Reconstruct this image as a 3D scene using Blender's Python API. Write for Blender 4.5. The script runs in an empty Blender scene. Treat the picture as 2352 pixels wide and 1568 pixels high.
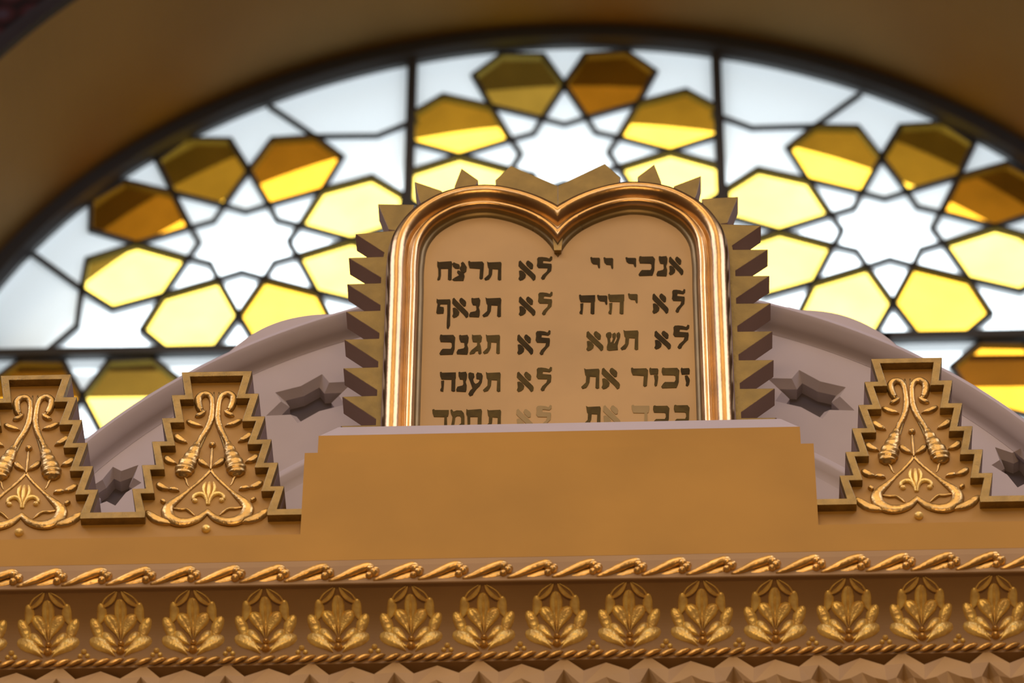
import bpy, bmesh, math, random
from mathutils import Vector
from mathutils.geometry import tessellate_polygon, delaunay_2d_cdt
random.seed(7)
S = bpy.context.scene
C = S.collection
PI = math.pi

# ---------------------------------------------------------------- camera
F = 10500.0                       # focal length in photo pixels (2352 wide)
TH, PS, RO = math.radians(46.5), math.radians(-2.2), 0.0084
fwd = Vector((math.sin(PS)*math.cos(TH), math.cos(PS)*math.cos(TH), math.sin(TH)))
r0 = Vector((math.cos(PS), -math.sin(PS), 0))
u0 = r0.cross(fwd)
rt = r0*math.cos(RO) + u0*math.sin(RO)
up = u0*math.cos(RO) - r0*math.sin(RO)
CAM = Vector((0, 0, 9.3)) - fwd*10.5
cd = bpy.data.cameras.new('camera'); cam = bpy.data.objects.new('camera', cd); C.objects.link(cam)
from mathutils import Matrix
cam.matrix_world = Matrix(((rt.x, up.x, -fwd.x, CAM.x), (rt.y, up.y, -fwd.y, CAM.y), (rt.z, up.z, -fwd.z, CAM.z), (0, 0, 0, 1)))
cd.sensor_width = 36; cd.lens = 36*F/2352
cd.dof.use_dof = True; cd.dof.focus_distance = 10.5; cd.dof.aperture_fstop = 3.0; cd.dof.aperture_blades = 0
cd.clip_end = 200
S.camera = cam

# ---------------------------------------------------------------- view, sky
S.view_settings.view_transform = 'Standard'; S.view_settings.look = 'None'
S.view_settings.gamma = 1; S.view_settings.use_curve_mapping = False
S.view_settings.exposure = 0.0
W = bpy.data.worlds.new('overcast_sky'); S.world = W; W.use_nodes = True
bg = W.node_tree.nodes['Background']
bg.inputs[0].default_value = (0.86, 0.95, 1.0, 1); bg.inputs[1].default_value = 6.0

# ---------------------------------------------------------------- lights of the hall
def area(name, loc, target, sx, sy, power, col):
    l = bpy.data.lights.new(name, 'AREA'); l.shape = 'RECTANGLE'; l.size = sx; l.size_y = sy
    l.energy = power; l.color = col
    o = bpy.data.objects.new(name, l); C.objects.link(o); o.location = loc
    d = Vector(target) - Vector(loc)
    o.rotation_euler = d.to_track_quat('-Z', 'Y').to_euler()
    return o
TG = (0, 0, 9.3)
area('daylight_left', (-7.7, -3.6, 17.2), TG, 9.0, 4.2, 720, (0.80, 0.80, 1.0))
area('daylight_right', (7.7, -3.6, 17.2), TG, 9.0, 4.2, 720, (0.80, 0.80, 1.0))
area('daylight_rear', (0, -15.0, 15.0), TG, 7, 4, 370, (0.95, 0.88, 0.95))
area('chandelier_left', (-2.4, -6.0, 13.6), TG, 3.0, 2.0, 82, (1.0, 0.66, 0.30))
area('chandelier_right', (2.4, -6.0, 13.6), TG, 3.0, 2.0, 82, (1.0, 0.66, 0.30))
area('ceiling_glow_fill', (0, -6.5, 18.8), TG, 5.0, 3.5, 200, (1.0, 0.70, 0.36))  # added warm fill, no real lamp; stands in for the gold-lit ceiling
area('lamps_low', (0, -9.5, 6.5), TG, 5.0, 0.8, 270, (1.0, 0.62, 0.28))

# ---------------------------------------------------------------- helpers
def at(px, py, Y):
    """point of the plane y = Y seen at photo pixel (px, py)"""
    d = fwd + rt*((px-1176)/F) + up*((784-py)/F)
    return CAM + d*((Y-CAM.y)/d.y)
def xz(px, py, Y):
    p = at(px, py, Y); return (p.x, p.z)

def tag(o, label=None, cat=None, group=None, kind=None):
    if label: o['label'] = label
    if cat: o['category'] = cat
    if group: o['group'] = group
    if kind: o['kind'] = kind
    return o
def empty(name, loc=(0, 0, 0), parent=None):
    o = bpy.data.objects.new(name, None); C.objects.link(o); o.location = loc
    o.empty_display_size = 0.05
    if parent: o.parent = parent
    return o
def obj(name, bm, mats, parent=None, bev=0, smooth=False, origin=None):
    bmesh.ops.recalc_face_normals(bm, faces=bm.faces)
    me = bpy.data.meshes.new(name)
    if origin is not None: bmesh.ops.translate(bm, verts=bm.verts, vec=-Vector(origin))
    bm.to_mesh(me); bm.free()
    if not isinstance(mats, (list, tuple)): mats = [mats]
    for m in mats: me.materials.append(m)
    if smooth:
        for p in me.polygons: p.use_smooth = True
    o = bpy.data.objects.new(name, me); C.objects.link(o)
    if origin is not None: o.location = origin
    if parent: o.parent = parent
    if bev:
        b = o.modifiers.new('bevel', 'BEVEL'); b.width = bev; b.segments = 2; b.limit_method = 'ANGLE'; b.angle_limit = 0.6
        b.harden_normals = False
    return o

def tri(loops2):
    """triangulate loops of (x, z); returns points and triangles"""
    pts = [p for l in loops2 for p in l]
    t = tessellate_polygon([[Vector((p[0], p[1], 0)) for p in l] for l in loops2])
    return pts, t
def pip(c, l):
    r = False; n = len(l)
    for i in range(n):
        x0, z0 = l[i]; x1, z1 = l[i-1]
        if (z0 > c[1]) != (z1 > c[1]) and c[0] < (x1-x0)*(c[1]-z0)/(z1-z0)+x0: r = not r
    return r
def cap(bm, loops2, y, mi=0):
    if len(loops2) > 1:                          # outline with holes
        co, ed = [], []
        for l in loops2:
            b0 = len(co); co += [Vector(p) for p in l]; ed += [(b0+i, b0+(i+1) % len(l)) for i in range(len(l))]
        vo, _, fo = delaunay_2d_cdt(co, ed, [], 0, 1e-6)[:3]
        v = [bm.verts.new((p.x, y, p.y)) for p in vo]
        for t in fo:
            c = sum((vo[q] for q in t), Vector((0, 0)))/len(t)
            if pip(c, loops2[0]) and not any(pip(c, h) for h in loops2[1:]):
                f = bm.faces.new([v[q] for q in t]); f.material_index = mi
        bmesh.ops.delete(bm, geom=[q for q in v if not q.link_faces], context='VERTS')
        return
    pts, ts = tri(loops2)
    v = [bm.verts.new((p[0], y, p[1])) for p in pts]
    for a, b, c in ts:
        if a != b and b != c and a != c:
            try: f = bm.faces.new((v[a], v[b], v[c])); f.material_index = mi
            except ValueError: pass
def prism(bm, loops2, y0, y1, front=0, side=0, back=True):
    """solid between planes y0 (front) and y1; first loop outer, others holes"""
    if not isinstance(loops2[0][0], (tuple, list)): loops2 = [loops2]
    cap(bm, loops2, y0, front)
    if back: cap(bm, loops2, y1, side)
    for l in loops2:
        a = [bm.verts.new((p[0], y0, p[1])) for p in l]; b = [bm.verts.new((p[0], y1, p[1])) for p in l]
        n = len(l)
        for i in range(n):
            f = bm.faces.new((a[i], a[(i+1) % n], b[(i+1) % n], b[i])); f.material_index = side
def weld(bm, d=1e-5):
    bmesh.ops.remove_doubles(bm, verts=bm.verts, dist=d)
def box(bm, x0, x1, y0, y1, z0, z1, mi=0):
    prism(bm, [(x0, z0), (x1, z0), (x1, z1), (x0, z1)], y0, y1, mi, mi)
def bar(bm, p, q, w, y0, y1):
    """flat bar of width w from p to q in a vertical plane"""
    dx, dz = q[0]-p[0], q[1]-p[1]; L = math.hypot(dx, dz)
    if L < 1e-6: return
    nx, nz = -dz/L*w/2, dx/L*w/2; ex, ez = dx/L*w*0.3, dz/L*w*0.3
    prism(bm, [(p[0]-ex+nx, p[1]-ez+nz), (p[0]-ex-nx, p[1]-ez-nz), (q[0]+ex-nx, q[1]+ez-nz), (q[0]+ex+nx, q[1]+ez+nz)], y0, y1)
def area2(l):
    return sum(l[i][0]*l[(i+1) % len(l)][1]-l[(i+1) % len(l)][0]*l[i][1] for i in range(len(l)))/2
def offset(path, d, closed=True, lim=4.0):
    """shift a polyline to its left by d with mitred corners"""
    n = len(path); out = []
    for i in range(n):
        p = Vector(path[i])
        a = Vector(path[i-1]) if (closed or i > 0) else None
        b = Vector(path[(i+1) % n]) if (closed or i < n-1) else None
        d1 = (p-a).normalized() if a is not None else None
        d2 = (b-p).normalized() if b is not None else None
        if d1 is None: d1 = d2
        if d2 is None: d2 = d1
        n1 = Vector((-d1.y, d1.x)); n2 = Vector((-d2.y, d2.x)); m = (n1+n2)
        if m.length < 1e-6: m = n1.copy()
        m.normalize(); k = min(lim, 1/max(0.05, m.dot(n1)))
        out.append((p.x+m.x*d*k, p.y+m.y*d*k))
    return out
def sweep(bm, path, prof, closed=False, mi=0):
    """prof: list of (inward, y) ; path (x, z)"""
    rings = []
    for (u, y) in prof:
        o = offset(path, u, closed)
        rings.append([bm.verts.new((p[0], y, p[1])) for p in o])
    n = len(path)
    for a, b in zip(rings, rings[1:]):
        for i in range(n if closed else n-1):
            f = bm.faces.new((a[i], a[(i+1) % n], b[(i+1) % n], b[i])); f.material_index = mi
    return rings
def catmull(P, k=6):
    P = [Vector(p) for p in P]; out = []
    for i in range(len(P)-1):
        a = P[i-1] if i else P[0]*2-P[1]; b = P[i]; c = P[i+1]
        d = P[i+2] if i+2 < len(P) else P[-1]*2-P[-2]
        for j in range(k):
            t = j/k
            out.append(0.5*((2*b)+(c-a)*t+(2*a-5*b+4*c-d)*t*t+(3*b-a-3*c+d)*t**3))
    out.append(P[-1]); return out
RK = [1.0]
def rtube(bm, pts, rad, mapf, flat=0.8, seg=10, k=5, ribs=0, depth=0.4):
    """a carved strand: pts (u, v), radii, pushed through mapf(u, v, h)"""
    P = catmull([(p[0], p[1], r) for p, r in zip(pts, rad)], k)
    rings = []; n = len(P)
    for i, p in enumerate(P):
        a = P[max(0, i-1)]; b = P[min(n-1, i+1)]
        t = Vector((b.x-a.x, b.y-a.y)).normalized(); nn = Vector((-t.y, t.x))
        r = max(p.z*RK[0], 0.0004)
        if ribs: r *= 1+0.06*math.cos(i/(n-1)*ribs*2*PI)
        ring = []
        for s in range(seg):
            q = 2*PI*s/seg
            ring.append(bm.verts.new(mapf(p.x+nn.x*r*math.cos(q), p.y+nn.y*r*math.cos(q), r*flat*math.sin(q)+r*flat*depth)))
        rings.append(ring)
    for a, b in zip(rings, rings[1:]):
        for s in range(seg): bm.faces.new((a[s], a[(s+1) % seg], b[(s+1) % seg], b[s]))
    bm.faces.new(rings[0]); bm.faces.new(list(reversed(rings[-1])))
def leaf(bm, base, tip, w, mapf, h=0.006, bend=0.0, crease=0.0, fat=0.55, nu=9, nv=7, lift=0.0):
    """a pillow shaped leaf from base to tip"""
    bx, by = base; tx, ty = tip; dx, dy = tx-bx, ty-by; L = math.hypot(dx, dy)
    ux, uy = dx/L, dy/L; nx, ny = -uy, ux
    rows = []
    for i in range(nu+1):
        t = 0.5-0.5*math.cos(PI*i/nu)
        ww = w/2*(max(0.0, math.sin(PI*min(1, t**(math.log(0.5)/math.log(fat)))))**(0.45 if t > fat else 0.8))+w*0.01
        off = bend*math.sin(PI*t)
        row = []
        for j in range(nv+1):
            s = -1+2*j/nv
            hh = h*math.sqrt(max(0, 1-abs(s)**3.2))*min(1, (math.sin(PI*min(0.99, max(0.01, t)))**0.4)*1.15)
            if crease: hh -= crease*max(0, 1-abs(s)*4.5)*math.sin(PI*t)
            row.append(bm.verts.new(mapf(bx+ux*L*t+nx*(off+s*ww), by+uy*L*t+ny*(off+s*ww), hh+lift)))
        rows.append(row)
    for a, b in zip(rows, rows[1:]):
        for j in range(nv): bm.faces.new((a[j], a[j+1], b[j+1], b[j]))
def bead(bm, c, r, mapf, flat=0.9, seg=12, rings=7):
    vs = []
    for i in range(rings+1):
        a = PI/2*i/rings
        vs.append([bm.verts.new(mapf(c[0]+r*math.cos(a)*math.cos(2*PI*s/seg), c[1]+r*math.cos(a)*math.sin(2*PI*s/seg), r*flat*math.sin(a)+r*0.25)) for s in range(seg)] if i < rings else [bm.verts.new(mapf(c[0], c[1], r*flat+r*0.25))])
    for a, b in zip(vs, vs[1:]):
        for s in range(seg):
            if len(b) == 1: bm.faces.new((a[s], a[(s+1) % seg], b[0]))
            else: bm.faces.new((a[s], a[(s+1) % seg], b[(s+1) % seg], b[s]))
    lo = [bm.verts.new(mapf(c[0]+r*math.cos(2*PI*s/seg), c[1]+r*math.sin(2*PI*s/seg), -r*0.2)) for s in range(seg)]
    for s in range(seg): bm.faces.new((lo[s], lo[(s+1) % seg], vs[0][(s+1) % seg], vs[0][s]))

# ---------------------------------------------------------------- materials
def mat(name, col, rough=0.6, metal=0.0, var=0.12, scale=6.0, bump=0.0, bscale=60.0, col2=None, detail=4, spec=0.5):
    m = bpy.data.materials.new(name); m.use_nodes = True; nt = m.node_tree; N = nt.nodes; L = nt.links
    b = N['Principled BSDF']; b.inputs['Roughness'].default_value = rough; b.inputs['Metallic'].default_value = metal; b.inputs['Specular IOR Level'].default_value = spec
    tc = N.new('ShaderNodeTexCoord'); no = N.new('ShaderNodeTexNoise'); no.inputs['Scale'].default_value = scale; no.inputs['Detail'].default_value = detail
    L.new(tc.outputs['Object'], no.inputs['Vector'])
    cr = N.new('ShaderNodeValToRGB'); cr.color_ramp.elements[0].position = 0.32; cr.color_ramp.elements[1].position = 0.68
    c2 = col2 or tuple(c*(1-var) for c in col)
    cr.color_ramp.elements[0].color = (*c2, 1); cr.color_ramp.elements[1].color = (*[min(1, c*(1+var*0.5)) for c in col], 1)
    L.new(no.outputs['Fac'], cr.inputs['Fac']); L.new(cr.outputs['Color'], b.inputs['Base Color'])
    if bump:
        n2 = N.new('ShaderNodeTexNoise'); n2.inputs['Scale'].default_value = bscale; n2.inputs['Detail'].default_value = 3
        L.new(tc.outputs['Object'], n2.inputs['Vector'])
        bp = N.new('ShaderNodeBump'); bp.inputs['Strength'].default_value = bump; bp.inputs['Distance'].default_value = 0.004
        L.new(n2.outputs['Fac'], bp.inputs['Height']); L.new(bp.outputs['Normal'], b.inputs['Normal'])
    return m
OCHRE = mat('ochre_paint', (0.41, 0.222, 0.036), 0.62, 0, 0.10, 3.5, spec=0.25)
OCHRE_D = mat('ochre_field_paint', (0.39, 0.212, 0.036), 0.6, 0, 0.12, 8)
MAUVE = mat('mauve_plaster', (0.41, 0.365, 0.39), 0.8, 0, 0.08, 3)
MAUVE_D = mat('shaded_side_mauve', (0.34, 0.25, 0.225), 0.7, 0, 0.1, 5)  # for ungilded side faces; their cool, dim light is put into the colour
PANEL = mat('tan_panel_paint', (0.42, 0.262, 0.095), 0.6, 0, 0.10, 5)
GOLD = mat('polished_gilding', (0.44, 0.255, 0.075), 0.29, 1.0, 0.2, 14, 0.25, 40)
GOLD.node_tree.nodes['Principled BSDF'].inputs['Coat Weight'].default_value = 1.0
GOLD.node_tree.nodes['Principled BSDF'].inputs['Coat Roughness'].default_value = 0.22
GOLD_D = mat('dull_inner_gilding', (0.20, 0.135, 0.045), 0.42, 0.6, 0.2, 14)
GILT = mat('gold_leaf', (0.72, 0.45, 0.14), 0.36, 0.8, 0.3, 22, 0.5, 90)
GILT_M = mat('aged_gold_leaf', (0.55, 0.36, 0.125), 0.34, 0.8, 0.35, 25, 0.5, 90)
GILT_B = mat('bright_gold_leaf', (1.0, 0.68, 0.215), 0.36, 0.38, 0.28, 45, 0.5, 120)
GILT_R = mat('dull_rim_gilding', (0.27, 0.185, 0.062), 0.42, 0.6, 0.25, 30, 0.5, 110)
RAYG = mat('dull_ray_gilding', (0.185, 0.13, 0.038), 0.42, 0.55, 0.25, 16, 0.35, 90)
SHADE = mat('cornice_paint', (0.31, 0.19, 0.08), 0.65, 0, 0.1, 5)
FRIEZE = mat('buff_frieze_paint', (0.36, 0.225, 0.09), 0.65, 0, 0.1, 5)
IRON = mat('black_iron', (0.012, 0.011, 0.010), 0.6, 0.0, 0.1, 8)
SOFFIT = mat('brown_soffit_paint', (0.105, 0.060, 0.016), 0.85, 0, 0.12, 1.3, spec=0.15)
EXTR = mat('outer_reveal_plaster', (0.17, 0.14, 0.10), 0.95, 0, 0.15, 4, spec=0.1)
EXTD = mat('outer_reveal_shaded', (0.03, 0.022, 0.014), 0.95, 0, 0.15, 4, spec=0.1)  # shade of the inner recess is put into this darker colour
INK1 = mat('olive_brown_lettering', (0.040, 0.025, 0.005), 0.7, 0, 0.35, 35, spec=0.1)
INK2 = mat('olive_lettering', (0.080, 0.054, 0.012), 0.7, 0, 0.35, 35, spec=0.1)
INK3 = mat('faded_olive_lettering', (0.19, 0.13, 0.035), 0.6, 0, 0.4, 25, col2=(0.27, 0.18, 0.055))
HALL = mat('hall_wall_paint', (0.30, 0.20, 0.13), 0.85, 0, 0.1, 0.7)
HOLE = mat('slate_blue_recess', (0.085, 0.072, 0.09), 0.8, 0, 0.1, 3)
# dark ornamented wall around the arch
WALLP = mat('dark_ornament_wall', (0.03, 0.02, 0.02), 0.9, 0, 0.2, 4, spec=0.1)
def ornament(m):
    nt = m.node_tree; N = nt.nodes; L = nt.links; b = N['Principled BSDF']
    tc = N.new('ShaderNodeTexCoord'); vo = N.new('ShaderNodeTexVoronoi'); vo.inputs['Scale'].default_value = 9
    vo.inputs['Randomness'].default_value = 0.35
    L.new(tc.outputs['Object'], vo.inputs['Vector'])
    cr = N.new('ShaderNodeValToRGB'); e = cr.color_ramp.elements
    e[0].position = 0.0; e[0].color = (0.03, 0.03, 0.045, 1); e[1].position = 0.55; e[1].color = (0.003, 0.002, 0.002, 1)
    k = e.new(0.32); k.color = (0.022, 0.005, 0.005, 1)
    L.new(vo.outputs['Distance'], cr.inputs['Fac']); L.new(cr.outputs['Color'], b.inputs['Base Color'])
ornament(WALLP)
def glass(name, col, blur=0.0, gl=0.04):
    m = bpy.data.materials.new(name); m.use_nodes = True; nt = m.node_tree; N = nt.nodes; L = nt.links
    for n in list(N):
        if n.type == 'BSDF_PRINCIPLED': N.remove(n)
    out = [n for n in N if n.type == 'OUTPUT_MATERIAL'][0]
    g = N.new('ShaderNodeBsdfGlossy'); g.inputs['Roughness'].default_value = 0.15
    mx = N.new('ShaderNodeMixShader'); mx.inputs[0].default_value = gl
    if blur:
        r = N.new('ShaderNodeBsdfRefraction'); r.inputs['IOR'].default_value = 1.22; r.inputs['Roughness'].default_value = blur
        r.inputs['Color'].default_value = (*col, 1)
        t = N.new('ShaderNodeBsdfTranslucent'); t.inputs['Color'].default_value = (*col, 1)
        m2 = N.new('ShaderNodeMixShader'); m2.inputs[0].default_value = 0.22
        L.new(r.outputs[0], m2.inputs[1]); L.new(t.outputs[0], m2.inputs[2]); src = m2.outputs[0]
    else:
        t = N.new('ShaderNodeBsdfTransparent')
        no = N.new('ShaderNodeTexNoise'); no.inputs['Scale'].default_value = 5
        tc = N.new('ShaderNodeTexCoord'); L.new(tc.outputs['Object'], no.inputs['Vector'])
        cr = N.new('ShaderNodeValToRGB'); cr.color_ramp.elements[0].position = 0.35; cr.color_ramp.elements[1].position = 0.65
        cr.color_ramp.elements[0].color = (*[c*0.9 for c in col], 1); cr.color_ramp.elements[1].color = (*col, 1)
        L.new(no.outputs['Fac'], cr.inputs['Fac']); L.new(cr.outputs['Color'], t.inputs['Color']); src = t.outputs[0]
    L.new(src, mx.inputs[1]); L.new(g.outputs[0], mx.inputs[2]); L.new(mx.outputs[0], out.inputs['Surface'])
    return m
AMBER1 = glass('pale_amber_glass', (1.0, 0.82, 0.34))
AMBER2 = glass('deep_amber_glass', (0.93, 0.60, 0.15))
AMBER3 = glass('honey_glass', (0.97, 0.72, 0.22))
FROST = glass('frosted_white_glass', (0.97, 0.99, 1.0), 0.5)

# ================================================================ THE WINDOW WALL
YW = 3.0
def wp(px, py): return xz(px, py, YW)
cx = wp(1300, 812)[0]
# fit of the arch circle through the inner edge seen in the photograph
def fit(pts):
    import numpy as np
    A = np.array([[2*x, 2*z, 1] for x, z in pts]); b = np.array([x*x+z*z for x, z in pts])
    s = np.linalg.lstsq(A, b, rcond=None)[0]
    return s[0], s[1], math.sqrt(s[2]+s[0]**2+s[1]**2)
outer = [wp(*p) for p in [(0, 611), (134, 471), (300, 359), (482, 268), (670, 201), (900, 129), (1300, 86), (1624, 97), (1824, 137), (2028, 195), (2191, 264), (2352, 354)]]
ax, az, AR = fit(outer)
k = (wp(1660, 460)[0]-wp(940, 460)[0])/720       # metres per design unit on the window plane
zbar = wp(1300, 796)[1]
def arc(cx_, cz_, r, a0, a1, n):
    return [(cx_+r*math.cos(a0+(a1-a0)*i/n), cz_+r*math.sin(a0+(a1-a0)*i/n)) for i in range(n+1)]
ZLOW = az-1.2
def opening(r, n=96, zl=ZLOW):
    return arc(ax, az, r, 0, PI, n)+[(ax-r, zl), (ax+r, zl)]
YF, YB = 2.22, 3.40
rect = [(-8, 0), (8, 0), (8, 20), (-8, 20)]
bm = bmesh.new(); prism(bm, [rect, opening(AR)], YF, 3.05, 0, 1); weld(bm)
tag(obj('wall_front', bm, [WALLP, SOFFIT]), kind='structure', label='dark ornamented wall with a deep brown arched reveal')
# raised dark edging band around the arch
bm = bmesh.new(); sweep(bm, opening(AR), [(0.0, YF), (0.0, YF-0.03), (-0.03, YF-0.035), (-0.055, YF-0.03), (-0.055, YF)], True)
tag(obj('trim_1', bm, mat('grey_edging_paint', (0.014, 0.011, 0.012), 0.8, spec=0.1)), kind='structure')
# outer reveal, two steps
bm = bmesh.new(); prism(bm, [[(-4, 5), (6, 5), (6, 14), (-4, 14)], opening(AR-0.012)], 3.05, 3.215, 1, 0)
prism(bm, [[(-4, 5), (6, 5), (6, 14), (-4, 14)], opening(AR+0.0)], 3.215, YB, 1, 1); weld(bm)
tag(obj('wall_outer', bm, [EXTD, EXTR]), kind='structure')

win = empty('window_1', (ax, YW, az)); tag(win, kind='structure', label='wide round-arched window with star tracery in amber and white glass')
def wobj(name, bm, m, **kw):
    o = obj(name, bm, m, None, **kw); o.parent = win; o.location = (-ax, -YW, -az); return o
# ring frame
bm = bmesh.new(); ring = opening(AR)
sweep(bm, ring, [(0.0, YW-0.05), (0.052, YW-0.05), (0.068, YW-0.02), (0.072, YW+0.03), (0.0, YW+0.05)], True)
wobj('frame', bm, IRON)
RI = AR-0.06
# rosettes
SQ = (wp(1297, 355)[1]-wp(1297, 557)[1])
mid = wp(1297, 355); lef = wp(563, 557); rig = wp(2040, 529)
off = ((mid[0]-lef[0])+(rig[0]-mid[0]))/2; zs = (lef[1]+rig[1])/2
cxm = mid[0]
DR = 2*zbar-zs-0.02*k
roses = [(cxm, mid[1], 0), (cxm-off, zs, 1), (cxm+off, zs, 2)]
lowz = zbar-(zs-zbar)-14*k
lows = [(cxm+s*355*k, lowz, 3) for s in (-3, -1, 1, 3)]
def pol(c, r, a): return (c[0]+r*k*math.cos(math.radians(a)), c[1]+r*k*math.sin(math.radians(a)))
tracery = bmesh.new(); petals = []
segs = []
for (x, z, tk) in roses+lows:
    c = (x, z)
    for i in range(8):
        ang = 22.5+45*i
        A = pol(c, 135, ang); N0 = pol(c, 245, ang-22.5); N1 = pol(c, 245, ang+22.5)
        V1 = pol(c, 358, ang-14.5); V2 = pol(c, 390, ang); V3 = pol(c, 358, ang+14.5)
        K = pol(c, 102, ang+22.5); K0 = pol(c, 102, ang-22.5)
        petals.append((tk, i, [A, N0, V1, V2, V3, N1]))
        w = 12.0
        for a, b in ((A, N0), (N0, V1), (V1, V2), (V2, V3), (V3, N1), (N1, A)): segs.append((a, b, w, tk))
        segs.append((A, K, 10.5, tk)); segs.append((A, K0, 10.5, tk))
def inside(p, r=RI): return p[1] < az or math.hypot(p[0]-ax, p[1]-az) < r
def clipseg(a, b, ok):
    n = 24; pts = [(a[0]+(b[0]-a[0])*i/n, a[1]+(b[1]-a[1])*i/n) for i in range(n+1)]
    g = [p for p in pts if ok(p)]
    return (g[0], g[-1]) if len(g) > 1 else None
def region(tk):
    if tk == 0: return lambda p: inside(p) and p[1] > zbar and abs(p[0]-cxm) < 362*k
    if tk in (1, 2): return lambda p: inside(p) and p[1] > zbar and abs(p[0]-cxm) > 358*k
    return lambda p: inside(p) and p[1] < zbar
for a, b, w, tk in segs:
    s = clipseg(a, b, region(tk))
    if s: bar(tracery, s[0], s[1], w*k, YW-0.012, YW+0.014)
# lines that leave the rosettes and end on frame, mullion and bar
for s, (x, z, tk) in ((-1, roses[1]), (1, roses[2])):
    def q(dx, dz): return (x+s*dx*k, z+dz*k)          # dx away from the middle
    for pl in ([q(-149, 360), q(-40, 470)], [q(-149, 360), q(-295, 358), q(-385, 412)],
               [q(360, -149), q(478, -30)], [q(360, -149), q(362, -270), q(445, -380)]):
        for a, b in zip(pl, pl[1:]):
            g = clipseg(a, b, lambda p: inside(p, RI+0.02) and p[1] > zbar-0.01)
            if g: bar(tracery, g[0], g[1], 12*k, YW-0.012, YW+0.014)
    mx = cxm+s*360*k
    bar(tracery, (mx, zbar-0.02), (mx, az+math.sqrt(AR**2-(mx-ax)**2)-0.02), 23*k, YW-0.025, YW+0.03)
for n in (-3.0*355, -355*1.0):
    pass
for s in (-710, 0, 710): bar(tracery, (cxm+s*k, ZLOW), (cxm+s*k, zbar), 20*k, YW-0.025, YW+0.03)
bar(tracery, (ax-RI, zbar), (ax+RI, zbar), 24*k, YW-0.025, YW+0.03)
wobj('tracery', tracery, IRON)
# storm bar that stands outside the glass
bm = bmesh.new(); box(bm, ax-AR, ax+AR, YW+0.072, YW+0.192, zbar-0.015, zbar+0.015)
for v in bm.verts: v.co.y += 0.022*(v.co.x-ax)/AR
wobj('outer_transom', bm, mat('transom_wood', (0.12, 0.08, 0.04), 0.7))
# glass
def clip_poly(P, ok_center=None, r=RI, lo=None, hi=None, xmin=None, xmax=None):
    """Sutherland-Hodgman against the arch (as a fine polygon) and straight limits"""
    planes = []
    for i in range(72):
        a = PI*(i+0.5)/72; planes.append((math.cos(a), math.sin(a), ax*math.cos(a)+az*math.sin(a)+r*math.cos(PI/144)))
    if lo is not None: planes.append((0, -1, -lo))
    if hi is not None: planes.append((0, 1, hi))
    if xmin is not None: planes.append((-1, 0, -xmin))
    if xmax is not None: planes.append((1, 0, xmax))
    for (nx, nz, d) in planes:
        Q = []
        for i in range(len(P)):
            a, b = P[i], P[(i+1) % len(P)]
            da = nx*a[0]+nz*a[1]-d; db = nx*b[0]+nz*b[1]-d
            if da <= 0: Q.append(a)
            if (da < 0 < db) or (db < 0 < da):
                t = da/(da-db); Q.append((a[0]+(b[0]-a[0])*t, a[1]+(b[1]-a[1])*t))
        P = Q
        if len(P) < 3: return None
    return P
def shrink(P, f):
    mx_ = sum(p[0] for p in P)/len(P); mz_ = sum(p[1] for p in P)/len(P)
    return [(mx_+(p[0]-mx_)*f, mz_+(p[1]-mz_)*f) for p in P]
amber = bmesh.new(); holes = []
def dedupe(P):
    Q = [p for i, p in enumerate(P) if math.hypot(p[0]-P[i-1][0], p[1]-P[i-1][1]) > 1e-4]
    return Q
tint = {(0, 0): 2, (0, 1): 1, (0, 2): 0, (0, 3): 2, (1, 1): 1, (1, 2): 2, (1, 3): 1, (1, 4): 0, (1, 5): 0, (1, 6): 2, (1, 0): 0, (1, 7): 0,
        (2, 1): 2, (2, 2): 2, (2, 3): 0, (2, 4): 0, (2, 5): 0, (2, 6): 2, (2, 0): 1, (2, 7): 0}
for (tk, i, P) in petals:
    P = P[:]
    if tk == 0: Q = clip_poly(P, lo=zbar+0.014, xmin=cxm-352*k, xmax=cxm+352*k)
    elif tk == 1: Q = clip_poly(P, lo=zbar+0.014, xmax=cxm-368*k)
    elif tk == 2: Q = clip_poly(P, lo=zbar+0.014, xmin=cxm+368*k)
    else: Q = clip_poly(P, hi=zbar-0.014, lo=ZLOW+0.03, xmin=ax-RI+0.01, xmax=ax+RI-0.01)
    if not Q or abs(area2(Q)) < 2e-4: continue
    Q = dedupe(Q); Q = shrink(Q, 0.985)
    if len(Q) < 3: continue
    tn = tint.get((tk, i), random.choice((0, 0, 1, 2))); prism(amber, Q, YW-0.003, YW+0.003, tn, tn)
    holes.append(Q)
for f in amber.faces: pass
wobj('amber_glass', amber, [AMBER1, AMBER2, AMBER3])
bm = bmesh.new()
outl = clip_poly([(ax-RI-0.2, ZLOW), (ax+RI+0.2, ZLOW), (ax+RI+0.2, az+RI+0.3), (ax-RI-0.2, az+RI+0.3)], r=RI+0.015)
outl = clip_poly(outl, r=RI+0.015, xmin=ax-RI-0.01, xmax=ax+RI+0.01)
cap(bm, [dedupe(outl)]+holes, YW)
wobj('frosted_glass', bm, FROST)

# ================================================================ THE HALL
def slab(name, x0, x1, y0, y1, z0, z1, m):
    b = bmesh.new(); box(b, x0, x1, y0, y1, z0, z1); tag(obj(name, b, m), kind='structure')
slab('floor', -8.3, 8.3, -16.3, YF, -0.3, 0, mat('stone_floor', (0.25, 0.2, 0.16), 0.4))
slab('ceiling', -8.3, 8.3, -16.3, 3.05, 20, 20.3, HALL)
slab('wall_left', -8.3, -8, -16.3, 3.05, 0, 20, HALL)
slab('wall_right', 8, 8.3, -16.3, 3.05, 0, 20, HALL)
slab('wall_rear', -8.3, 8.3, -16.3, -16, 0, 20, HALL)

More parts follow.
